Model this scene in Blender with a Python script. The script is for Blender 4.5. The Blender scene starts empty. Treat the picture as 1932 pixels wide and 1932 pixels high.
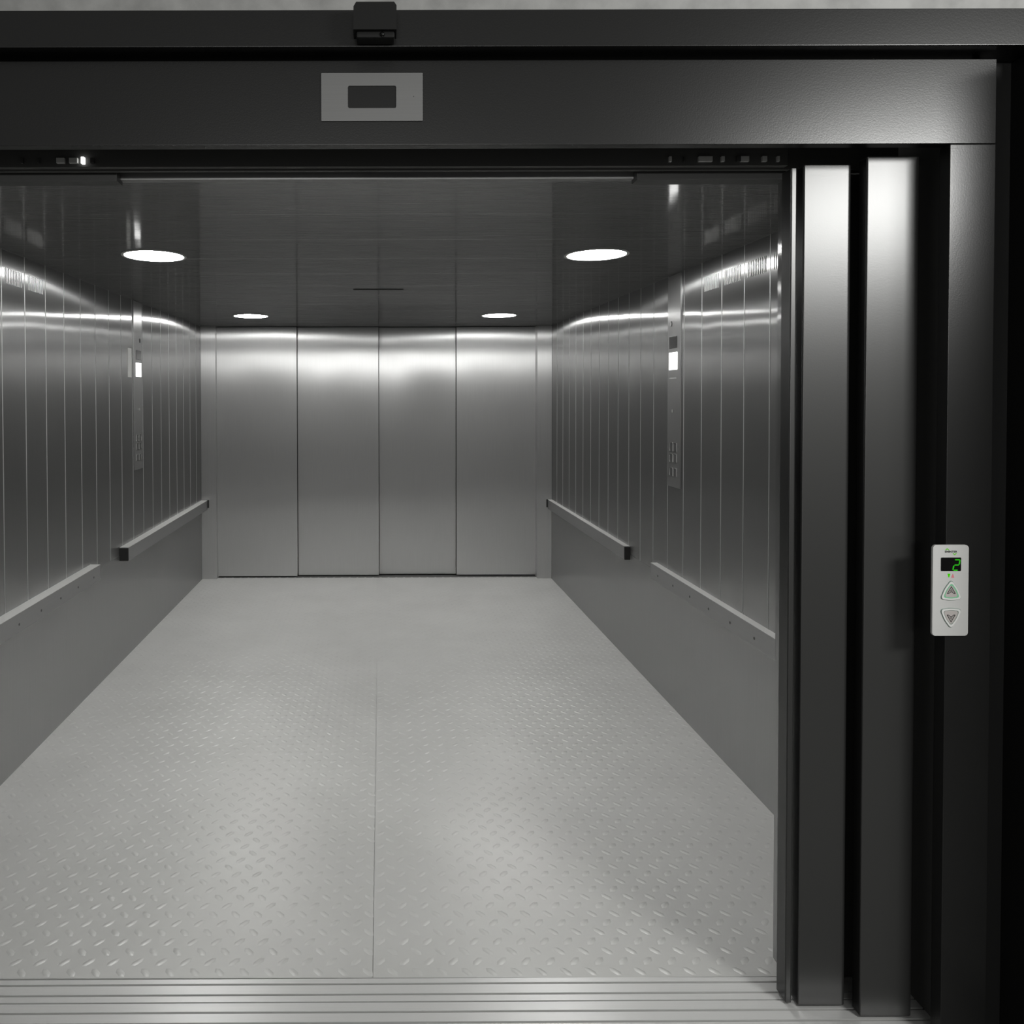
import bpy, bmesh, math, random
from mathutils import Vector, Matrix
random.seed(7)
sc = bpy.context.scene
C = sc.collection

# ------------------------------------------------------------ camera, world, lights, exposure
H = 1.58                                    # eye height
cam = bpy.data.cameras.new('camera')
cam_o = bpy.data.objects.new('camera', cam); C.objects.link(cam_o)
cam.sensor_width = 36.0
cam.lens = 1400 / 1932 * 36.0
cam.shift_x = (966 - 718) / 1932
cam.shift_y = -(966 - 773) / 1932
cam.clip_start = 0.02
cam_o.matrix_world = (Matrix.Translation((0, 0, H)) @ Matrix.Rotation(math.radians(89.0), 4, 'X')
                      @ Matrix.Rotation(-0.0025, 4, 'Z'))
sc.camera = cam_o

w = bpy.data.worlds.new('hall_ambient'); sc.world = w; w.use_nodes = True
w.node_tree.nodes['Background'].inputs[0].default_value = (1.0, 1.0, 0.975, 1)
w.node_tree.nodes['Background'].inputs[1].default_value = 0.16

def area(name, loc, target, sx, sy, power):
    l = bpy.data.lights.new(name, 'AREA'); l.shape = 'RECTANGLE'; l.size = sx; l.size_y = sy; l.energy = power
    l.color = (1.0, 1.0, 0.975)
    o = bpy.data.objects.new(name, l); C.objects.link(o)
    o.location = loc
    o.rotation_euler = (Vector(target) - Vector(loc)).to_track_quat('-Z', 'Y').to_euler()
    return o
# hall ceiling luminaire in front of the lift, right of the opening
TUBE = area('hall_ceiling_lamp', (2.50, -0.20, 2.57), (1.2, 1.8, 2.0), 0.80, 0.36, 44)
# a second row of hall lamps far behind the viewer
FAR = area('hall_far_lamp', (-0.3, -7.5, 2.55), (0.1, 2.0, 1.6), 4.2, 0.16, 150)

sc.view_settings.view_transform = 'Standard'
sc.view_settings.look = 'None'
sc.view_settings.gamma = 1.0
sc.view_settings.use_curve_mapping = False
sc.view_settings.exposure = 0.0
LAMP = 75.0                                 # radiance of the cabin downlights
try:
    sc.cycles.max_bounces = 10; sc.cycles.diffuse_bounces = 5; sc.cycles.glossy_bounces = 8
    sc.cycles.sample_clamp_indirect = 6.0; sc.cycles.caustics_reflective = True
    sc.cycles.blur_glossy = 0.3
except Exception: pass

# ------------------------------------------------------------ materials
def mat(name):
    m = bpy.data.materials.new(name); m.use_nodes = True
    nt = m.node_tree; nt.nodes.clear()
    out = nt.nodes.new('ShaderNodeOutputMaterial')
    return m, nt, out

def N(nt, typ, **kw):
    n = nt.nodes.new(typ)
    for k, v in kw.items(): setattr(n, k, v)
    return n

def g3(v, warm=1.0): return (v, v, v * (0.975 if warm else 1.0), 1)

def paint(name, v, rough=0.4, spec=0.5, metallic=0.0, bump=0.0, bscale=400, col=None):
    m, nt, out = mat(name)
    b = N(nt, 'ShaderNodeBsdfPrincipled')
    b.inputs['Base Color'].default_value = col if col else g3(v)
    b.inputs['Roughness'].default_value = rough
    b.inputs['Specular IOR Level'].default_value = spec
    b.inputs['Metallic'].default_value = metallic
    tc = N(nt, 'ShaderNodeTexCoord')
    nz = N(nt, 'ShaderNodeTexNoise'); nz.inputs['Scale'].default_value = bscale; nz.inputs['Detail'].default_value = 2
    nt.links.new(tc.outputs['Object'], nz.inputs['Vector'])
    if bump:
        bp = N(nt, 'ShaderNodeBump'); bp.inputs['Strength'].default_value = bump; bp.inputs['Distance'].default_value = 0.0006
        nt.links.new(nz.outputs['Fac'], bp.inputs['Height']); nt.links.new(bp.outputs['Normal'], b.inputs['Normal'])
    else:
        r = N(nt, 'ShaderNodeMapRange'); r.inputs['To Min'].default_value = rough * 0.92; r.inputs['To Max'].default_value = rough * 1.08
        nt.links.new(nz.outputs['Fac'], r.inputs['Value']); nt.links.new(r.outputs['Result'], b.inputs['Roughness'])
    nt.links.new(b.outputs['BSDF'], out.inputs['Surface'])
    return m

def steel(name, tangent, sharp=0.3, aniso=0.75, wide=0.45, wide_aniso=0.4, mixw=0.4, col=0.55, diff=0.12, dcol=0.3,
          wave=None, wave_strength=0.0, wave_dist=0.01):
    """brushed stainless: a sharp lobe stretched across the grain, a broad one and a little scatter"""
    m, nt, out = mat(name)
    t = N(nt, 'ShaderNodeCombineXYZ')
    for i in range(3): t.inputs[i].default_value = tangent[i]
    tc = N(nt, 'ShaderNodeTexCoord')
    # fine brushing lines in the colour
    mp = N(nt, 'ShaderNodeMapping')
    mp.inputs['Scale'].default_value = [4 if abs(tangent[i]) > .5 else 700 for i in range(3)]
    nz = N(nt, 'ShaderNodeTexNoise'); nz.inputs['Scale'].default_value = 1.0; nz.inputs['Detail'].default_value = 3
    nt.links.new(tc.outputs['Object'], mp.inputs['Vector']); nt.links.new(mp.outputs['Vector'], nz.inputs['Vector'])
    mr = N(nt, 'ShaderNodeMapRange'); mr.inputs['To Min'].default_value = col * 0.9; mr.inputs['To Max'].default_value = col * 1.1
    nt.links.new(nz.outputs['Fac'], mr.inputs['Value'])
    cc = N(nt, 'ShaderNodeCombineColor')
    for i in range(3): nt.links.new(mr.outputs['Result'], cc.inputs[i])
    g1 = N(nt, 'ShaderNodeBsdfAnisotropic', distribution='GGX'); g1.inputs['Roughness'].default_value = sharp; g1.inputs['Anisotropy'].default_value = aniso
    g2 = N(nt, 'ShaderNodeBsdfAnisotropic', distribution='GGX'); g2.inputs['Roughness'].default_value = wide; g2.inputs['Anisotropy'].default_value = wide_aniso
    for g in (g1, g2):
        nt.links.new(cc.outputs['Color'], g.inputs['Color']); nt.links.new(t.outputs['Vector'], g.inputs['Tangent'])
    d = N(nt, 'ShaderNodeBsdfDiffuse'); d.inputs['Color'].default_value = g3(dcol)
    if wave:
        mw = N(nt, 'ShaderNodeMapping'); mw.inputs['Scale'].default_value = wave
        nw = N(nt, 'ShaderNodeTexNoise'); nw.inputs['Scale'].default_value = 1.0; nw.inputs['Detail'].default_value = 0.5
        nt.links.new(tc.outputs['Object'], mw.inputs['Vector']); nt.links.new(mw.outputs['Vector'], nw.inputs['Vector'])
        bp = N(nt, 'ShaderNodeBump'); bp.inputs['Strength'].default_value = wave_strength; bp.inputs['Distance'].default_value = wave_dist
        nt.links.new(nw.outputs['Fac'], bp.inputs['Height'])
        for g in (g1, g2): nt.links.new(bp.outputs['Normal'], g.inputs['Normal'])
    m1 = N(nt, 'ShaderNodeMixShader'); m1.inputs[0].default_value = mixw
    m2 = N(nt, 'ShaderNodeMixShader'); m2.inputs[0].default_value = diff
    nt.links.new(g1.outputs[0], m1.inputs[1]); nt.links.new(g2.outputs[0], m1.inputs[2])
    nt.links.new(m1.outputs[0], m2.inputs[1]); nt.links.new(d.outputs[0], m2.inputs[2])
    nt.links.new(m2.outputs[0], out.inputs['Surface'])
    return m

def emit(name, strength, col=(1, 1, 0.98, 1)):
    m, nt, out = mat(name)
    e = N(nt, 'ShaderNodeEmission'); e.inputs[0].default_value = col; e.inputs[1].default_value = strength
    nt.links.new(e.outputs[0], out.inputs['Surface'])
    return m

M = {}
M['wall'] = steel('brushed_steel_wall', (0, 0, 1), sharp=0.20, aniso=0.85, wide=0.33, wide_aniso=0.68, mixw=0.27, col=0.46, diff=0.06, dcol=0.25,
                  wave=(1, 6.5, 1.5), wave_strength=1.0, wave_dist=0.003)
M['ceil'] = steel('polished_steel_ceiling', (1, 0, 0), sharp=0.08, aniso=0.2, wide=0.35, wide_aniso=0.0, mixw=0.2, col=0.48, diff=0.09, dcol=0.33,
                  wave=(0.6, 5.0, 1), wave_strength=0.25, wave_dist=0.004)
M['door'] = steel('brushed_steel_door', (0, 0, 1), sharp=0.30, aniso=0.8, wide=0.5, wide_aniso=0.5, mixw=0.42, col=0.62, diff=0.10, dcol=0.35,
                  wave=(2.2, 1, 0.9), wave_strength=0.8, wave_dist=0.01)
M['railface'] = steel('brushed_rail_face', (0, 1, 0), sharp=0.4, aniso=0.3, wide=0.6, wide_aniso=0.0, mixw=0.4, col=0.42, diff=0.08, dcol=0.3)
M['cop'] = steel('control_panel_steel', (0, 0, 1), sharp=0.3, aniso=0.6, wide=0.4, wide_aniso=0.6, mixw=0.4, col=0.46, diff=0.1, dcol=0.4)
M['plate2'] = steel('indicator_steel', (1, 0, 0), sharp=0.45, aniso=0.2, wide=0.6, wide_aniso=0.0, mixw=0.5, col=0.34, diff=0.5, dcol=0.17)
M['vent'] = steel('louvre_steel', (0, 0, 1), sharp=0.4, aniso=0.1, wide=0.6, wide_aniso=0.0, mixw=0.5, col=0.6, diff=0.2, dcol=0.5)
M['bead'] = steel('satin_bead', (0, 0, 1), sharp=0.4, aniso=0.1, wide=0.6, wide_aniso=0.0, mixw=0.5, col=0.46, diff=0.12, dcol=0.5)
M['rail'] = steel('lamplit_rail_top', (0, 1, 0), sharp=0.4, aniso=0.3, wide=0.6, wide_aniso=0.0, mixw=0.6, col=0.55, diff=0.6, dcol=0.55)  # paler copy of the rail steel, lamp light painted in
M['plate'] = steel('satin_steel_plate', (1, 0, 0), sharp=0.45, aniso=0.2, wide=0.6, wide_aniso=0.0, mixw=0.5, col=0.6, diff=0.35, dcol=0.55)
M['sill'] = steel('extruded_aluminium_sill', (1, 0, 0), sharp=0.42, aniso=0.5, wide=0.6, wide_aniso=0.2, mixw=0.5, col=0.8, diff=0.5, dcol=0.72)
M['paint'] = paint('dark_grey_satin_paint', 0.010, rough=0.31, spec=0.6, bump=0.18, bscale=260)
M['paint_door'] = paint('dark_grey_door_enamel', 0.038, rough=0.33, spec=0.9, bump=0.1, bscale=300)
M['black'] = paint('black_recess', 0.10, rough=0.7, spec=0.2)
M['dark'] = paint('dark_plastic', 0.012, rough=0.3, spec=0.5)
M['rubber'] = paint('black_end_rubber', 0.012, rough=0.6, spec=0.3)
M['glass'] = paint('black_display_glass', 0.004, rough=0.12, spec=0.5)
M['chrome'] = paint('polished_chrome', 0.75, rough=0.2, metallic=1.0)
M['slot_block'] = paint('pale_block', 0.9, rough=0.5, metallic=0.5)
M['hdr'] = paint('grey_header_paint', 0.06, rough=0.45, spec=0.6)
M['lamp'] = emit('downlight_emission', LAMP)
M['lampring'] = paint('white_lamp_ring', 0.7, rough=0.4)
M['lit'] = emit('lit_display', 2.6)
M['ledgreen'] = emit('led_green', 1.0, (0.028, 0.42, 0.014, 1))
M['hall'] = paint('hall_concrete', 0.2, rough=0.8, spec=0.3, bump=0.4, bscale=30)

def plaster():
    m, nt, out = mat('grey_plaster')
    b = N(nt, 'ShaderNodeBsdfPrincipled'); b.inputs['Roughness'].default_value = 0.85
    tc = N(nt, 'ShaderNodeTexCoord')
    nz = N(nt, 'ShaderNodeTexNoise'); nz.inputs['Scale'].default_value = 14; nz.inputs['Detail'].default_value = 6
    nt.links.new(tc.outputs['Object'], nz.inputs['Vector'])
    cr = N(nt, 'ShaderNodeValToRGB')
    cr.color_ramp.elements[0].position = 0.25; cr.color_ramp.elements[0].color = g3(0.30)
    cr.color_ramp.elements[1].position = 0.6; cr.color_ramp.elements[1].color = g3(0.44)
    nt.links.new(nz.outputs['Fac'], cr.inputs[0]); nt.links.new(cr.outputs[0], b.inputs['Base Color'])
    bp = N(nt, 'ShaderNodeBump'); bp.inputs['Strength'].default_value = 0.4; bp.inputs['Distance'].default_value = 0.004
    nt.links.new(nz.outputs['Fac'], bp.inputs['Height']); nt.links.new(bp.outputs['Normal'], b.inputs['Normal'])
    nt.links.new(b.outputs[0], out.inputs['Surface'])
    return m
M['plaster'] = plaster()

def floor_mat():
    m, nt, out = mat('worn_tread_plate')
    b = N(nt, 'ShaderNodeBsdfPrincipled')
    tc = N(nt, 'ShaderNodeTexCoord')
    nz = N(nt, 'ShaderNodeTexNoise'); nz.inputs['Scale'].default_value = 2.2; nz.inputs['Detail'].default_value = 7; nz.inputs['Roughness'].default_value = 0.6
    nt.links.new(tc.outputs['Object'], nz.inputs['Vector'])
    cr = N(nt, 'ShaderNodeValToRGB')
    cr.color_ramp.elements[0].position = 0.3; cr.color_ramp.elements[0].color = (0.55, 0.55, 0.535, 1)
    cr.color_ramp.elements[1].position = 0.7; cr.color_ramp.elements[1].color = (0.61, 0.61, 0.595, 1)
    nt.links.new(nz.outputs['Fac'], cr.inputs[0]); nt.links.new(cr.outputs[0], b.inputs['Base Color'])
    b.inputs['Roughness'].default_value = 0.42
    b.inputs['Metallic'].default_value = 0.25
    b.inputs['Specular IOR Level'].default_value = 0.5
    nt.links.new(b.outputs[0], out.inputs['Surface'])
    return m
M['floor'] = floor_mat()

# ------------------------------------------------------------ mesh helpers
def box(bm, x0, x1, y0, y1, z0, z1, bev=0.0, seg=2):
    r = bmesh.ops.create_cube(bm, size=1.0)
    vs = r['verts']
    for v in vs:
        v.co = Vector(((x0 + x1) / 2 + v.co.x * (x1 - x0), (y0 + y1) / 2 + v.co.y * (y1 - y0), (z0 + z1) / 2 + v.co.z * (z1 - z0)))
    if bev > 0:
        es = list({e for v in vs for e in v.link_edges})
        bmesh.ops.bevel(bm, geom=es, offset=bev, segments=seg, profile=0.5, affect='EDGES', clamp_overlap=True)

def prism(bm, pts, axis, a0, a1):
    """closed 2-D outline extruded along an axis. axis 'z': pts=(x,y); 'y': pts=(x,z); 'x': pts=(y,z)"""
    def P(p, a):
        return {'z': (p[0], p[1], a), 'y': (p[0], a, p[1]), 'x': (a, p[0], p[1])}[axis]
    A = [bm.verts.new(P(p, a0)) for p in pts]; B = [bm.verts.new(P(p, a1)) for p in pts]
    n = len(pts)
    fs = [bm.faces.new(A), bm.faces.new(B[::-1])]
    for i in range(n):
        fs.append(bm.faces.new((A[(i + 1) % n], A[i], B[i], B[(i + 1) % n])))
    bmesh.ops.recalc_face_normals(bm, faces=fs)

def rrect(x0, x1, z0, z1, r, n=6):
    pts = []
    for cx, cz, a0 in ((x1 - r, z1 - r, 0), (x0 + r, z1 - r, 90), (x0 + r, z0 + r, 180), (x1 - r, z0 + r, 270)):
        for k in range(n + 1):
            a = math.radians(a0 + 90 * k / n); pts.append((cx + r * math.cos(a), cz + r * math.sin(a)))
    return pts

def ring(bm, outer, inner, axis, a0, a1):
    def P(p, a): return {'y': (p[0], a, p[1]), 'x': (a, p[0], p[1]), 'z': (p[0], p[1], a)}[axis]
    n = len(outer); L = []
    for pts in (outer, inner):
        for a in (a0, a1): L.append([bm.verts.new(P(p, a)) for p in pts])
    oa, ob, ia, ib = L; fs = []
    for i in range(n):
        j = (i + 1) % n
        fs += [bm.faces.new((oa[i], oa[j], ia[j], ia[i])), bm.faces.new((ob[j], ob[i], ib[i], ib[j])),
               bm.faces.new((oa[j], oa[i], ob[i], ob[j])), bm.faces.new((ia[i], ia[j], ib[j], ib[i]))]
    bmesh.ops.recalc_face_normals(bm, faces=fs)

def disc(bm, cx, cy, cz, r, h, n=40, axis='z'):
    pts = [(cx + r * math.cos(2 * math.pi * k / n), cy + r * math.sin(2 * math.pi * k / n)) for k in range(n)]
    prism(bm, pts, axis, cz, cz + h)

def obj(name, bm, m, parent=None, smooth=None, flatn=False):
    me = bpy.data.meshes.new(name); bm.to_mesh(me); bm.free()
    me.materials.append(m)
    if smooth is not None:
        me.polygons.foreach_set('use_smooth', [True] * len(me.polygons))
        try: me.set_sharp_from_angle(angle=math.radians(smooth))
        except Exception: pass
    o = bpy.data.objects.new(name, me); C.objects.link(o)
    if parent: o.parent = parent
    if smooth is not None and not flatn:
        wn = o.modifiers.new('weighted', 'WEIGHTED_NORMAL'); wn.keep_sharp = True; wn.weight = 100
    return o

def B(name, m, boxes, parent=None, bev=0.0, smooth=None):
    bm = bmesh.new()
    for b in boxes: box(bm, *b, bev=bev)
    return obj(name, bm, m, parent, smooth=35 if bev and smooth is None else smooth)

def empty(name, loc=(0, 0, 0)):
    o = bpy.data.objects.new(name, None); o.location = loc; o.empty_display_size = 0.05; C.objects.link(o); return o

def struct(o): o['kind'] = 'structure'; return o

def tag(o, label, cat, group=None):
    o['label'] = label; o['category'] = cat
    if group: o['group'] = group
    return o

# ------------------------------------------------------------ dimensions
XL, XR = -1.555, 1.482          # cabin side walls
YF, YB = 1.990, 6.415           # cabin front edge, rear wall line
ZC = 2.192                      # cabin ceiling
YD = 1.780                      # plane of the landing door frame
OL, OR = -1.434, 1.360          # clear landing frame opening (jamb edges)
JL, JR = -1.545, 1.4695         # outer edges of the jambs
ZL0, ZL1 = 2.180, 2.381         # lintel
ZB0, ZB1 = 2.394, 2.4795        # top beam

# ------------------------------------------------------------ cabin floor : tread plate
def tread_floor():
    vs, fs = [], []
    def quad(x0, x1, y0, y1, z):
        i = len(vs); vs.extend([(x0, y0, z), (x1, y0, z), (x1, y1, z), (x0, y1, z)]); fs.append((i, i + 1, i + 2, i + 3))
    # plates, with hairline joints between them
    xs = [XL, -0.025, XR]; ys = [YF, 4.2, YB + 0.2]
    for i in range(2):
        for j in range(2):
            quad(xs[i] + .0008, xs[i + 1] - .0008, ys[j] + .0008, ys[j + 1] - .0008, 0.0)
    quad(XL, XR, YF, YB + .2, -0.003)
    # front edge and body
    i = len(vs); vs.extend([(XL, YF, 0), (XR, YF, 0), (XR, YF, -0.03), (XL, YF, -0.03)]); fs.append((i + 3, i + 2, i + 1, i))
    quad(XL, XR, YF, YB + .2, -0.03)
    px, py = 0.034, 0.038
    nx = int((XR - XL) / px); ny = int((YB + .06 - YF) / py)
    L, W, Hh = 0.0205, 0.0084, 0.0014
    for j in range(ny):
        for i_ in range(nx):
            if (i_ + j) % 2: continue
            cx = XL + px * (i_ + .6); cy = YF + py * (j + .55)
            if abs(cx + 0.025) < 0.012: continue
            a = math.radians(45 if j % 2 else -45)
            ca, sa = math.cos(a), math.sin(a)
            k = len(vs)
            for (u, v, z) in ((-L, 0, 0), (-L * .5, -W, 0), (L * .5, -W, 0), (L, 0, 0), (L * .5, W, 0), (-L * .5, W, 0),
                              (-L * .62, 0, Hh), (-L * .35, -W * .45, Hh), (L * .35, -W * .45, Hh), (L * .62, 0, Hh), (L * .35, W * .45, Hh), (-L * .35, W * .45, Hh)):
                vs.append((cx + u * ca - v * sa, cy + u * sa + v * ca, z + 0.0001))
            for q in range(6):
                r = (q + 1) % 6; fs.append((k + q, k + r, k + 6 + r, k + 6 + q))
            fs.append(tuple(k + 6 + q for q in range(6)))
    me = bpy.data.meshes.new('floor'); me.from_pydata(vs, [], fs); me.update()
    me.materials.append(M['floor'])
    me.polygons.foreach_set('use_smooth', [True] * len(me.polygons))
    me.set_sharp_from_angle(angle=math.radians(50))
    o = bpy.data.objects.new('floor', me); C.objects.link(o)
    return struct(o)
tread_floor()

# ------------------------------------------------------------ cabin side walls : folded panels 200 mm wide
def panel_wall(name, X, sgn, first):
    """sgn=+1: wall faces -X (right wall). Panels bow a little towards the cabin, V joints between"""
    ys = [YF]
    y = first
    while y > YF + .03: y -= 0.2
    y += 0.2 if y <= YF + .03 else 0
    while y < YB - 0.03: ys.append(y); y += 0.2
    ys.append(YB)
    prof = []
    g = 0.0028; bow = 0.001; RF = 0.0016
    for a, b in zip(ys[:-1], ys[1:]):
        n = 8
        b0 = bow * random.uniform(0.3, 1.3)
        for k in range(n + 1):
            t = k / n; yy = a + g + (b - a - 2 * g) * t
            prof.append((yy, -b0 * (1 - (2 * t - 1) ** 2)))
        # rounded bead over the joint
        for k in range(1, 5):
            an = math.pi / 2 * k / 4; prof.append((b - g * math.cos(an), -RF * math.sin(an)))
        for k in range(3, -1, -1):
            an = math.pi / 2 * k / 4; prof.append((b + g * math.cos(an), -RF * math.sin(an)))
    prof = prof[:-8]
    bm = bmesh.new()
    zs = [0.0, ZC]
    js = ys[1:-1]
    rows = [[bm.verts.new((X + sgn * d, yy, z)) for (yy, d) in prof] for z in zs]
    for r0, r1 in zip(rows[:-1], rows[1:]):
        for i in range(len(prof) - 1):
            q = (r0[i], r0[i + 1], r1[i + 1], r1[i]) if sgn < 0 else (r0[i + 1], r0[i], r1[i], r1[i + 1])
            bm.faces.new(q)
    bmesh.ops.recalc_face_normals(bm, faces=bm.faces[:])
    me_n = bm.faces[:][0].normal
    if me_n.x * sgn > 0: bmesh.ops.reverse_faces(bm, faces=bm.faces[:])
    bm.faces.ensure_lookup_table()
    for f in bm.faces:
        if max(abs(v.co.x - X) for v in f.verts) > bow * 1.35 or abs(f.calc_center_median().y - min(js, key=lambda q: abs(q - f.calc_center_median().y))) < g:
            f.material_index = 1
    # solid body behind
    box(bm, *( (X + .006, X + .03) if sgn > 0 else (X - .03, X - .006)), YF, YB, 0, ZC)
    o = struct(obj(name, bm, M['wall'], smooth=40, flatn=True)); o.data.materials.append(M['bead'])
    # pressed ventilation louvres just under the ceiling, groups of eleven slits per panel
    for pi, (a, b) in enumerate(zip(ys[:-1], ys[1:])):
        if a > 3.3 or a < 2.2: continue
        bm = bmesh.new()
        for k in range(11):
            yy = a + 0.032 + (b - a - 0.064) * k / 10
            pts = [(X - sgn * (.0002 + .0032 * math.sin(math.pi * q / 8)), yy - .0019 * math.cos(math.pi * q / 8)) for q in range(9)]
            prism(bm, pts, 'z', 2.055, 2.118)
        obj('ventilation_louvres', bm, M['vent'], o, smooth=50, flatn=True)
    # flat kicking plate below the bumper rails
    bm = bmesh.new()
    box(bm, *((X - .0030, X - .0005) if sgn > 0 else (X + .0005, X + .0030)), YF + .05, YB - .001, 0.0, .640)
    obj('kick_plate', bm, M['wall'], o)
    return o
wall_left = panel_wall('wall_left', XL, -1, 3.253)
wall_right = panel_wall('wall_right', XR, 1, 2.827)

# ------------------------------------------------------------ rear wall (jambs + transom) and rear door
bm = bmesh.new()
box(bm, XL, -1.4255, YB, YB + .14, 0, ZC, bev=.003)
box(bm, 1.3555, XR, YB, YB + .14, 0, ZC, bev=.003)
struct(obj('wall_back', bm, M['door'], smooth=35))
rear = empty('door_1', (0, YB + .06, 0)); struct(rear)
PX_ = [-1.4375, -0.7285, -0.0150, 0.6635, 1.3670]
PY_ = [0.055, 0.085, 0.115, 0.085]
for i in range(4):
    a, b = PX_[i], PX_[i + 1]
    y = YB + PY_[i]
    bm = bmesh.new()
    box(bm, a + (.002 if i else -.02), b - .002 + (.02 if i == 3 else 0), y, y + .024, 0.012, ZC - .004, bev=.0025)
    o = obj('door_panel', bm, M['door'], None, smooth=35)
    o.parent = rear; o.matrix_parent_inverse = Matrix.Translation((0, -(YB + .06), 0))
o = B('door_sill', M['black'], [(-1.46, 1.39, YB + .045, YB + .2, -.012, 0.002)], rear)
o.matrix_parent_inverse = Matrix.Translation((0, -(YB + .06), 0))
o = B('shaft_backing', M['black'], [(-1.6, 1.6, YB + .16, YB + .2, -.03, ZC + .05)], rear)
o.matrix_parent_inverse = Matrix.Translation((0, -(YB + .06), 0))

# ------------------------------------------------------------ cabin ceiling : transverse planks 400 mm wide
bm = bmesh.new()
ys = [YF + .02] + [2.50 + .4 * k for k in range(10)] + [YB + .2]
for a, b in zip(ys[:-1], ys[1:]):
    box(bm, XL, XR, a + .0006, b - .0006, ZC, ZC + .02, bev=.0009, seg=1)
box(bm, XL, XR, YF + .02, YB + .2, ZC + .004, ZC + .03)
struct(obj('ceiling', bm, M['ceil'], smooth=None))

# ------------------------------------------------------------ landing side : frame, recess, plaster
struct(B('trim_1', M['paint'], [(JL, JR, YD, YD + .03, ZL0, ZL1)], bev=.0022))                      # lintel
struct(B('trim_2', M['paint'], [(OR, JR, YD, YD + .035, -.02, ZL0 - .001)], bev=.0022))              # right jamb
struct(B('trim_3', M['paint'], [(JL, OL, YD, YD + .035, -.02, ZL0 - .001)], bev=.0022))              # left jamb
struct(B('trim_4', M['paint'], [(-2.6, 2.6, YD - .04, YD + .06, ZB0, ZB1)], bev=.002))              # top beam
struct(B('trim_5', M['rubber'], [
    (-1.62, JL + .02, YD + .05, YD + .06, -.02, ZB0 + .01), (JR - .02, 1.545, YD + .05, YD + .06, -.02, ZB0 + .01),
    (JL, JR, YD + .05, YD + .06, ZL1 - .03, ZB0 + .01)]))                                            # shadow gap round the frame
struct(B('trim_6', M['paint'], [(1.545, 2.6, YD - .02, YD + .06, -.02, ZB0), (-2.6, -1.62, YD - .02, YD + .06, -.02, ZB0)], bev=.002))
struct(B('wall_blocker', M['plaster'], [(1.60, 1.71, 1.46, YD - .02, -.02, ZB0 - .001)]))                # unseen wall added to cut the hall lamp's light on jamb and lintel
# cheeks behind the jambs and roof of the door pocket
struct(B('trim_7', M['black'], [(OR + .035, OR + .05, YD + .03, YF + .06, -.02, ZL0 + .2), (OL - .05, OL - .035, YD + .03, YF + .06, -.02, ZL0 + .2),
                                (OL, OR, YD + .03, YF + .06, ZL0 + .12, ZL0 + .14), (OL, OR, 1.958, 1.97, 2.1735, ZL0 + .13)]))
# plaster above the beam, slightly ragged lower edge
bm = bmesh.new()
n = 130; zt = 3.0
top = []; bot = []
for k in range(n + 1):
    x = -2.6 + 5.2 * k / n
    z = ZB1 + random.uniform(0.0, .0016)
    bot.append((x, z))
pts = bot + [(2.6, zt), (-2.6, zt)]
prism(bm, pts, 'y', YD - .030, YD + .1)
for (x, z, s) in ((1.08, ZB1 + .001, .006), (1.125, ZB1 + .0005, .004), (1.055, ZB1 + .001, .005), (0.95, ZB1, .004), (1.32, ZB1 - .001, .004)):
    box(bm, x - s * 2, x + s * 2, YD - .034, YD - .028, z - .002, z + .003, bev=.0015)
struct(obj('wall_front', bm, M['plaster']))

# hall floor in front of the sill
struct(B('floor', M['hall'], [(-6, 6, -11, 1.80, -.06, -.004)]))

# ------------------------------------------------------------ sills
def sill(name, y0, y1, grooves, z=0.0):
    """grooved aluminium sill; grooves = list of (centre, width, depth)"""
    pts = [(y0, z - .03), (y0, z)]
    for c, wd, d in grooves:
        pts += [(c - wd / 2, z), (c - wd / 2, z - d), (c + wd / 2, z - d), (c + wd / 2, z)]
    pts += [(y1, z), (y1, z - .03)]
    bm = bmesh.new(); prism(bm, pts, 'x', -1.555, 1.482)
    return struct(obj(name, bm, M['sill']))
s1 = sill('trim_8', 1.913, 1.9885, [(1.935, .007, .012), (1.970, .007, .012)])
s2 = sill('trim_9', 1.800, 1.9085, [(1.846, .007, .010), (1.879, .007, .010)])
for s in (s1, s2):
    s.rotation_euler.z = 0.0035
struct(B('trim_10', M['black'], [(-1.6, 1.5, 1.79, 2.0, -.06, -.032)]))

# ------------------------------------------------------------ landing door, open: stacked panels at the right
def fold(bm, x0, x1, y0, y1, z0, z1, r=0.009):
    """sheet panel, small radius on the leading (left) edge, large radius on the trailing edge"""
    pts = []
    rs = 0.0025
    for k in range(5):
        a = math.radians(180 + 90 * k / 4); pts.append((x0 + rs + rs * math.cos(a), y0 + rs + rs * math.sin(a)))
    for k in range(9):
        a = math.radians(270 + 90 * k / 8); pts.append((x1 - r + r * math.cos(a), y0 + r + r * math.sin(a)))
    pts += [(x1, y1), (x0, y1)]
    prism(bm, pts, 'z', z0, z1)

door2 = empty('door_2', (1.2, 1.9, 0)); struct(door2)
inv = Matrix.Translation((-1.2, -1.9, 0))
for (x0, x1, y0, y1, zt, r) in ((1.0465, 1.0620, 1.897, 1.940, 2.158, .005), (1.0744, 1.1975, 1.889, 1.926, 2.163, .012), (1.2122, 1.346, 1.855, 1.885, 2.1735, .012)):
    bm = bmesh.new(); fold(bm, x0, x1, y0, y1, .006, zt, r)
    o = obj('door_panel', bm, M['paint_door'], door2, smooth=40); o.matrix_parent_inverse = inv
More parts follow.
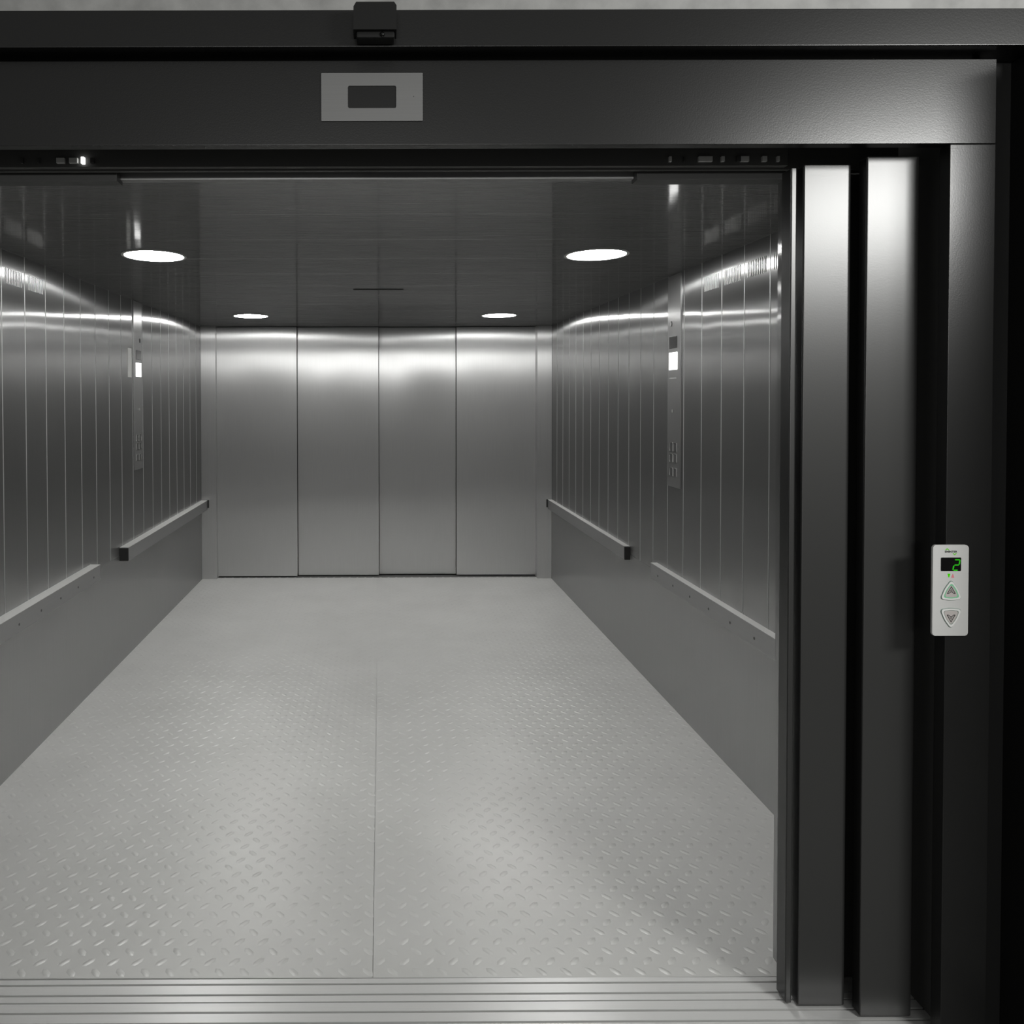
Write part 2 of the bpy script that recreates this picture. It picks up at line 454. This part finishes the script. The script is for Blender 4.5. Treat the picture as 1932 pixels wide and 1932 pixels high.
# dark covers painting shade on panel sides; rear carcass that closes the pocket
for b in ((1.0456, 1.0466, 1.899, 1.940, .008, 2.156), (1.0735, 1.0745, 1.8925, 1.926, .008, 2.160), (1.2113, 1.2123, 1.8585, 1.885, .008, 2.170), (1.100, 1.118, 1.955, 2.035, .004, 2.19), (1.118, 1.42, 1.988, 2.035, .004, 2.19)):
    o = B('side_shade' if b[1] - b[0] < .002 else 'door_carcass', M['dark'] if b[1] - b[0] < .002 else M['black'], [b], door2, bev=.0004); o.matrix_parent_inverse = inv
# cabin front return walls (inside faces steel)
struct(B('wall_front_cabin', M['wall'], [(1.100, XR, 2.036, 2.06, 0, ZC), (XL, -1.16, 2.036, 2.06, 0, ZC)]))
struct(B('trim_11', M['black'], [(-1.62, -1.124, 1.955, 2.035, 0, 2.19)]))

# ------------------------------------------------------------ door header bars and track
hb = empty('trim_12', (0, 2.0, 2.17)); struct(hb)
hinv = Matrix.Translation((0, -2.0, -2.17))
for nm, m, b in (('header_bar', M['hdr'], (-1.16, -0.700, 1.985, 2.03, 2.155, 2.197)), ('header_bar', M['hdr'], (0.684, 1.08, 1.985, 2.03, 2.155, 2.197)),
                 ('header_bar', M['railface'], (-0.71, 0.69, 2.012, 2.04, 2.1665, 2.197))):
    o = B(nm, m, [b], hb, bev=.0018); o.matrix_parent_inverse = hinv

track = empty('door_track', (0, 1.95, 2.18))
tag(track, 'dark door track with small pale blocks in the slot beneath the lintel', 'door track')
tinv = Matrix.Translation((0, -1.95, -2.18))
o = B('rail', M['black'], [(-1.15, 1.06, 1.938, 1.957, 2.178, 2.225)], track, bev=.001); o.matrix_parent_inverse = tinv
for (a, b, m) in ((-.93, -.924, 'hdr'), (-.888, -.881, 'hdr'), (-.8375, -.8169, 'slot_block'), (-.8046, -.7827, 'slot_block'), (-.7498, -.7402, 'hdr'),
                  (.7484, .7553, 'slot_block'), (.787, .790, 'hdr'), (.8252, .8608, 'slot_block'), (.8841, .8923, 'slot_block'), (.9239, .934, 'hdr'), (.934, .9554, 'slot_block'), (.9896, 1.002, 'slot_block'), (1.028, 1.0349, 'slot_block')):
    o = B('slot_block', M[m], [(a, b, 1.930, 1.940, 2.1866, 2.2002)], track, bev=.0006); o.matrix_parent_inverse = tinv  # small pale and grey blocks spaced along the slot

o = B('glowing_block', M['lit'], [(-.7731, -.7650, 1.928, 1.939, 2.1850, 2.2020)], track, bev=.0006); o.matrix_parent_inverse = tinv  # one more block in the slot, glowing white by itself

# ------------------------------------------------------------ cabin downlights
def downlight():
    t = empty('ceiling_light', (0, 0, ZC))
    bm = bmesh.new()
    n = 48
    o_ = [(.136 * math.cos(2 * math.pi * k / n), .136 * math.sin(2 * math.pi * k / n)) for k in range(n)]
    i_ = [(.124 * math.cos(2 * math.pi * k / n), .124 * math.sin(2 * math.pi * k / n)) for k in range(n)]
    ring(bm, o_, i_, 'z', -.004, .0)
    obj('trim_ring', bm, M['plate'], t, smooth=40)
    bm = bmesh.new(); disc(bm, 0, 0, -.003, .124, .002, 48)
    obj('diffuser', bm, M['lamp'], t)
    return t
def dup(root, loc):
    r = root.copy(); C.objects.link(r); r.location = loc
    for ch in list(root.children):
        c = ch.copy(); C.objects.link(c); c.parent = r
    return r
dl = downlight()
spots = [((-0.975, 3.213), 'large round white ceiling downlight, near left of the four'),
         ((0.933, 3.213), 'large round white ceiling downlight, near right of the four'),
         ((-0.975, 5.60), 'smaller-looking round ceiling downlight at the rear left, by the rear door'),
         ((0.895, 5.60), 'smaller-looking round ceiling downlight at the rear right, by the rear door')]
for i, ((x, y), lab) in enumerate(spots):
    o = dl if i == 0 else dup(dl, (x, y, ZC))
    o.location = (x, y, ZC)
    tag(o, lab, 'ceiling light', 'round downlights in the lift ceiling')

# slim slot in the ceiling
t = empty('ceiling_slot', (0, 4.25, ZC))
tag(t, 'slim rectangular slot cover in the middle of the steel ceiling', 'ceiling slot')
bm = bmesh.new(); box(bm, -.155, .135, -.012, .012, -.004, 0, bev=.001); obj('cover', bm, M['ceil'], t)
bm = bmesh.new(); box(bm, -.15, .13, -.016, -.011, -.0045, -.001); obj('opening', bm, M['black'], t)

# ------------------------------------------------------------ bumper rails on the side walls
def rail(X, sgn, y0, y1, label, cap=True, brack=False, screws=0):
    """sgn +1 on the right wall"""
    t = empty('bumper_rail', (X, (y0 + y1) / 2, .60))
    iv = Matrix.Translation((-X, -(y0 + y1) / 2, -.60))
    xa, xb = (X - .036, X - .0008) if sgn > 0 else (X + .0008, X + .055)
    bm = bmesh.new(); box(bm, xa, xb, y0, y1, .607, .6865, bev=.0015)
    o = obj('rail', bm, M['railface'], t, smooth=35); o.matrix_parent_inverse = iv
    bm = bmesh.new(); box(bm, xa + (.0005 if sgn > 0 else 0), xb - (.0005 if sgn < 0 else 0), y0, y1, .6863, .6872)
    o = obj('lamplit_top', bm, M['rail'], t); o.matrix_parent_inverse = iv  # thin pale strip paints the lamp light on the rail top
    if cap:
        bm = bmesh.new(); box(bm, xa + .0005, xb, y0 - .012, y0, .6085, .685, bev=.002)
        o = obj('end_cap', bm, M['rubber'], t, smooth=35); o.matrix_parent_inverse = iv
    if brack:
        bm = bmesh.new(); box(bm, min(xa, xb) - (.012 if sgn > 0 else -.002), max(xa, xb) + (.012 if sgn < 0 else -.002), y1, y1 + .004, .62, .689, bev=.001)
        o = obj('end_plate', bm, M['rubber'], t); o.matrix_parent_inverse = iv
    for k in range(screws):
        bm = bmesh.new()
        yy = y0 + .14 + .2 * k if screws else 0
        if yy > y1 - .03: break
        disc(bm, 0, 0, 0, .0055, .0015, 10, 'z')
        for v in bm.verts:
            p = v.co.copy(); v.co = Vector(((xa - .0012 + p.z) if sgn > 0 else (xb + .0012 - p.z), yy + p.x, .640 + p.y))
        o = obj('screw', bm, M['black'], t); o.matrix_parent_inverse = iv
    tag(t, label, 'bumper rail', 'steel bumper rails along the cabin walls')
rail(XL, -1, 4.40, YB - .006, 'far steel bumper rail on left cabin wall with black end cap', True, True, 0)
rail(XR, 1, 4.40, YB - .006, 'far steel bumper rail on right cabin wall with black end cap', True, True, 0)
rail(XL, -1, 2.12, 3.955, 'near steel bumper rail on left cabin wall, cut by the picture edge', False, False, 9)
rail(XR, 1, 2.12, 3.965, 'near steel bumper rail on right cabin wall, running behind the open door', False, False, 9)

# ------------------------------------------------------------ car operating panels
def cop(X, sgn, yc, label, bright, plate_off=0.0):
    t = empty('control_panel', (X, yc, 1.05))
    iv = Matrix.Translation((-X, -yc, -1.05))
    def pb(name, m, y0, y1, z0, z1, d0, d1, bev=0.0, par=None):
        a, b = (X - d1, X - d0) if sgn > 0 else (X + d0, X + d1)
        bm = bmesh.new(); box(bm, a, b, y0, y1, z0, z1, bev=bev)
        o = obj(name, bm, m, par or t, smooth=35 if bev else None)
        o.matrix_parent_inverse = iv if par is None else Matrix.Identity(4)
        return o
    y0, y1 = yc - .088, yc + .072
    pb('faceplate', M['cop'], y0, y1, 1.12, 2.188, 0, .006, .0012)
    # dark edge gap
    pb('floor_display', M['glass'], yc - .048, yc + .048, 1.820, 1.880, .0055, .0085, .001)
    pb('lit_display', M['lit'], yc - .052, yc + .050, 1.712, 1.800, .0055, .0090, .001)
    if bright:
        pb('display_rim', M['chrome'], yc - .045, yc + .045, 1.668, 1.672, .0055, .0075)
    for k, (zb, zt) in enumerate(((1.298, 1.344), (1.244, 1.288), (1.174, 1.218))):
        for s in (-1, 1):
            cy = yc - .004 + s * .024
            z0, z1 = zb, zt
            bm = bmesh.new()
            outer = rrect(cy - .020, cy + .020, z0, z1, .004, 3); inner = rrect(cy - .017, cy + .017, z0 + .003, z1 - .003, .003, 3)
            a, b = (X - .0085, X - .0055) if sgn > 0 else (X + .0055, X + .0085)
            ring(bm, outer, inner, 'x', a, b)
            bt = obj('button', bm, M['plate'], t); bt.matrix_parent_inverse = iv
            bm = bmesh.new()
            prism(bm, inner, 'x', *((X - .007, X - .0055) if sgn > 0 else (X + .0055, X + .007)))
            cp = obj('cap', bm, M['wall'], bt)
    # key switch
    bm = bmesh.new(); disc(bm, 0, 0, 0, .009, .004, 16)
    for v in bm.verts:
        p = v.co.copy(); v.co = Vector((X - sgn * (.006 + p.z), yc + p.x, 1.505 + p.y))
    o = obj('key_switch', bm, M['chrome'], t); o.matrix_parent_inverse = iv
    bm = bmesh.new(); disc(bm, 0, 0, 0, .014, .003, 18)
    for v in bm.verts:
        p = v.co.copy(); v.co = Vector((X - sgn * (.006 + p.z), yc + .03 + p.x, 1.945 + p.y))
    o = obj('emergency_lamp', bm, M['dark'], t); o.matrix_parent_inverse = iv
    tag(t, label, 'control panel')
cop(XR, 1, 3.744, 'tall steel control panel with lit display on right cabin wall', True)
cop(XL, -1, 4.754, 'tall steel control panel with lit display on left cabin wall', False)
o = B('notice_plate', M['lampring'], [(XL + .0005, XL + .003, 4.566, 4.632, 1.705, 1.885)], bev=.0008)
tag(o, 'narrow pale notice plate beside the left control panel', 'notice')

# ------------------------------------------------------------ floor indicator on the lintel
t = empty('floor_indicator', (-.018, YD, 2.292))
tag(t, 'rectangular grey indicator plate with dark window on the lintel', 'floor indicator')
iv = Matrix.Translation((.018, -YD, -2.292))
bm = bmesh.new()
ring(bm, rrect(-.1389, .1022, 2.2361, 2.3489, .0015, 5), rrect(-.0758, .0391, 2.2662, 2.3189, .004, 5), 'y', YD - .004, YD - .0003)
o = obj('faceplate', bm, M['plate2'], t); o.matrix_parent_inverse = iv
bm = bmesh.new(); prism(bm, rrect(-.0765, .0398, 2.2655, 2.3196, .004, 5), 'y', YD - .0018, YD - .0002)
o = obj('window', bm, M['dark'], t); o.matrix_parent_inverse = iv
bm = bmesh.new(); disc(bm, 0, 0, 0, .0012, .0006, 10)
for v in bm.verts:
    p = v.co.copy(); v.co = Vector((.0805 + p.x, YD - .0044 + p.z, 2.2935 + p.y))
o = obj('screw', bm, M['black'], t); o.matrix_parent_inverse = iv

# ------------------------------------------------------------ door sensor on the top beam
t = empty('motion_sensor', (-.011, YD - .04, 2.43))
tag(t, 'black box-shaped motion sensor fixed to the top beam', 'motion sensor')
iv = Matrix.Translation((.011, -(YD - .04), -2.43))
bm = bmesh.new()
prism(bm, [(-.0600, 2.412), (.0385, 2.412), (.0385, 2.466), (.0330, 2.474), (-.0530, 2.474), (-.0590, 2.464)], 'y', YD - .085, YD - .040)
o = obj('housing', bm, M['rubber'], t); o.matrix_parent_inverse = iv
bm = bmesh.new(); box(bm, -.053, .034, YD - .078, YD - .041, 2.397, 2.412, bev=.004)
o = obj('window', bm, M['rubber'], t, smooth=40); o.matrix_parent_inverse = iv
bm = bmesh.new(); bmesh.ops.create_uvsphere(bm, u_segments=16, v_segments=10, radius=.006)
for v in bm.verts: v.co = Vector((v.co.x + .006, v.co.y + YD - .077, v.co.z + 2.404))
o = obj('lens', bm, M['glass'], t, smooth=60); o.matrix_parent_inverse = iv

# ------------------------------------------------------------ hall call panel on the right jamb
CX0, CX1, CZ0, CZ1 = 1.3245, 1.4109, 1.0017, 1.2210
YP = YD - .0005
PW = 1512.0
def cx(px): return CX0 + (px - 453) / (1042 - 453) * (CX1 - CX0)      # measured on the plate itself
def cz(py): return CZ1 - (py - 243) / (1692 - 243) * (CZ1 - CZ0)
call = empty('call_panel', ((CX0 + CX1) / 2, YD, CZ0))
tag(call, 'slim silver call panel with green digit and two triangular buttons on right jamb', 'call panel')
civ = Matrix.Translation((-(CX0 + CX1) / 2, -YD, -CZ0))
def cpart(name, bm, m, par=None, smooth=None):
    o = obj(name, bm, m, par or call, smooth=smooth)
    if par is None: o.matrix_parent_inverse = civ
    return o
M['call'] = steel('call_panel_steel', (1, 0, 0), sharp=0.45, aniso=0.3, wide=0.6, wide_aniso=0.0, mixw=0.5, col=0.66, diff=0.75, dcol=0.74)
M['logogreen'] = paint('logo_green', 0.3, rough=0.5, col=(0.20, 0.72, 0.06, 1))
M['ink'] = paint('black_ink', 0.02, rough=0.5)
M['signgreen'] = emit('arrow_green', 0.75, (0.06, 0.72, 0.0, 1))
M['signpink'] = paint('arrow_pink', 0.3, rough=0.4, col=(0.85, 0.25, 0.30, 1))
M['white_rim'] = paint('white_button_rim', 0.85, rough=0.3)
M['green_ring'] = emit('lit_green_ring', 0.42, (0.36, 0.9, 0.52, 1))
M['grey_ring'] = paint('grey_green_ring', 0.2, rough=0.3, col=(0.16, 0.24, 0.20, 1))
M['btn'] = paint('button_steel', 0.5, rough=0.4, col=(0.56, 0.52, 0.50, 1))
bm = bmesh.new()
prism(bm, rrect(CX0, CX1, CZ0, CZ1, .0085, 8), 'y', YP - .0055, YP)
es = [e for e in bm.edges if all(abs(v.co.y - (YP - .0055)) < 1e-6 for v in e.verts)]
bmesh.ops.bevel(bm, geom=es, offset=.0007, segments=2, affect='EDGES', profile=.5)
cpart('faceplate', bm, M['call'], smooth=40)
YQ = YP - .0055
# logo
def poly(bm, pts, d=.0004, y=YQ): prism(bm, [(cx(a), cz(b)) for a, b in pts], 'y', y - d, y - .00002)
bm = bmesh.new()
poly(bm, [(648, 326), (676, 298), (686, 294), (696, 298), (722, 326), (706, 326), (686, 312), (666, 326)])
poly(bm, [(776, 372), (792, 372), (808, 388), (824, 372), (844, 372), (816, 402), (808, 406), (798, 402)])
logo = cpart('logo', bm, M['logogreen'])
cu = bpy.data.curves.new('lettering', 'FONT'); cu.body = 'ENINTER'; cu.align_x = 'CENTER'; cu.align_y = 'CENTER'
cu.size = .0060; cu.extrude = .0001; cu.offset = .00018; cu.space_character = 1.03
to = bpy.data.objects.new('lettering_tmp', cu); C.objects.link(to)
bpy.context.view_layer.update()
me = bpy.data.meshes.new_from_object(to.evaluated_get(bpy.context.evaluated_depsgraph_get()))
bpy.data.objects.remove(to)
wx = max(v.co.x for v in me.vertices) - min(v.co.x for v in me.vertices)
wy = max(v.co.y for v in me.vertices) - min(v.co.y for v in me.vertices)
sx = (cx(848) - cx(647)) / wx; sy = (cz(334) - cz(364)) / wy
mx = sum((max(v.co.x for v in me.vertices), min(v.co.x for v in me.vertices))) / 2
my = sum((max(v.co.y for v in me.vertices), min(v.co.y for v in me.vertices))) / 2
for v in me.vertices:
    p = v.co.copy(); v.co = Vector((cx(747.5) + (p.x - mx) * sx, YQ - .0003 - p.z, cz(349) + (p.y - my) * sy))
me.materials.clear(); me.materials.append(M['ink'])
o = bpy.data.objects.new('lettering', me); C.objects.link(o); o.parent = logo
# display
bm = bmesh.new()
prism(bm, [(cx(a), cz(b)) for a, b in ((583, 452), (592, 441), (904, 441), (913, 452), (913, 646), (904, 656), (592, 656), (583, 646))], 'y', YQ - .0006, YQ - .00002)
disp = cpart('display', bm, M['glass'])
bm = bmesh.new()
def seg(pts): prism(bm, [(cx(a), cz(b)) for a, b in pts], 'y', YQ - .0010, YQ - .0006)
seg([(808, 478), (816, 468), (880, 468), (900, 476), (880, 487), (818, 487)])
seg([(900, 480), (892, 545), (878, 558), (872, 548), (882, 490)])
seg([(800, 562), (812, 552), (872, 552), (878, 560), (866, 570), (808, 570)])
seg([(796, 564), (802, 574), (790, 628), (776, 642), (770, 634), (780, 578)])
seg([(784, 645), (796, 634), (852, 634), (860, 642), (846, 654), (800, 654)])
cpart('digit', bm, M['ledgreen'], disp)
bm = bmesh.new(); poly(bm, [(694, 700), (740, 700), (726, 745), (718, 764), (708, 745)]); cpart('down_arrow', bm, M['signgreen'])
bm = bmesh.new(); poly(bm, [(780, 700), (790, 720), (804, 758), (800, 764), (762, 764), (756, 758), (770, 720)]); cpart('up_arrow', bm, M['signpink'])

def tri(cxp, cyp, up, inset, w_=390.0, h_=341.0, r=60.0, n=8, bulge=0.028):
    """rounded triangle with slightly convex sides, inset from the outer outline (plate pixel units -> metres)"""
    s = 1 if up else -1
    V = [Vector((cxp, cyp - s * h_ / 2)), Vector((cxp + w_ / 2, cyp + s * h_ / 2)), Vector((cxp - w_ / 2, cyp + s * h_ / 2))]
    side = math.hypot(h_, w_ / 2); rho = w_ * h_ / (w_ + 2 * side)
    inc = Vector((cxp, cyp + s * (h_ / 2 - rho))); k_ = (rho - inset) / rho
    V = [inc + (v - inc) * k_ for v in V]; r = r * k_
    pts = []
    for i in range(3):
        P0, P, P1, P2 = V[i - 1], V[i], V[(i + 1) % 3], V[(i + 2) % 3]
        a = (P0 - P).normalized(); b = (P1 - P).normalized()
        d = r / math.tan(a.angle(b) / 2)
        p0 = P + a * d; p1 = P + b * d
        for k in range(n + 1):
            t_ = k / n
            pts.append((1 - t_) ** 2 * p0 + 2 * t_ * (1 - t_) * P + t_ ** 2 * p1)
        nb = (P - P1).normalized(); dn = r / math.tan((P2 - P1).normalized().angle(nb) / 2)
        e1 = P1 + nb * dn
        out = ((p1 + e1) / 2 - inc).normalized()
        for k in range(1, 8):
            t_ = k / 8; pts.append(p1.lerp(e1, t_) + out * bulge * h_ * k_ * 4 * t_ * (1 - t_))
    return [(cx(p[0]), cz(p[1])) for p in pts]

for up, cyp in ((True, 941), (False, 1426)):
    s = 1 if up else -1
    yc_ = cyp
    bm = bmesh.new()
    ring(bm, tri(751, yc_, up, 4), tri(751, yc_, up, 27), 'y', YQ - .0022, YQ - .00002)
    rim = cpart('call_button', bm, M['white_rim'], smooth=30)
    bm = bmesh.new(); ring(bm, tri(751, yc_, up, -2), tri(751, yc_, up, 4), 'y', YQ - .0010, YQ - .00002)
    cpart('outer_ring', bm, M['grey_ring'], rim)  # thin grey-green ring around the rim
    bm = bmesh.new(); ring(bm, tri(751, yc_, up, 27), tri(751, yc_, up, 44 if up else 34), 'y', YQ - .0014, YQ - .00002)
    cpart('light_ring', bm, M['green_ring'] if up else M['grey_ring'], rim)
    bm = bmesh.new(); prism(bm, tri(751, yc_, up, 44 if up else 34), 'y', YQ - .0018, YQ - .00002)
    cpart('cap', bm, M['btn'], rim)
    # engraved chevron arrow outline
    base = yc_ + s * 19
    outl = [(751, base - s * 66), (820, base + s * 50), (814, base + s * 58), (796, base + s * 58), (751, base + s * 28), (704, base + s * 58), (686, base + s * 58), (682, base + s * 50)]
    inl = [(751, base - s * 48), (804, base + s * 46), (802, base + s * 48), (794, base + s * 46), (751, base + s * 14), (708, base + s * 46), (700, base + s * 48), (698, base + s * 46)]
    bm = bmesh.new(); ring(bm, [(cx(a), cz(b)) for a, b in outl], [(cx(a), cz(b)) for a, b in inl], 'y', YQ - .0021, YQ - .0017)
    inl2 = [(751, base - s * 22), (776, base + s * 22), (751, base + s * 4), (726, base + s * 22)]
    inl3 = [(751, base - s * 12), (768, base + s * 14), (751, base - s * 1), (734, base + s * 14)]
    ring(bm, [(cx(a), cz(b)) for a, b in inl2], [(cx(a), cz(b)) for a, b in inl3], 'y', YQ - .0021, YQ - .0017)
    cpart('arrow', bm, M['ink'], rim)
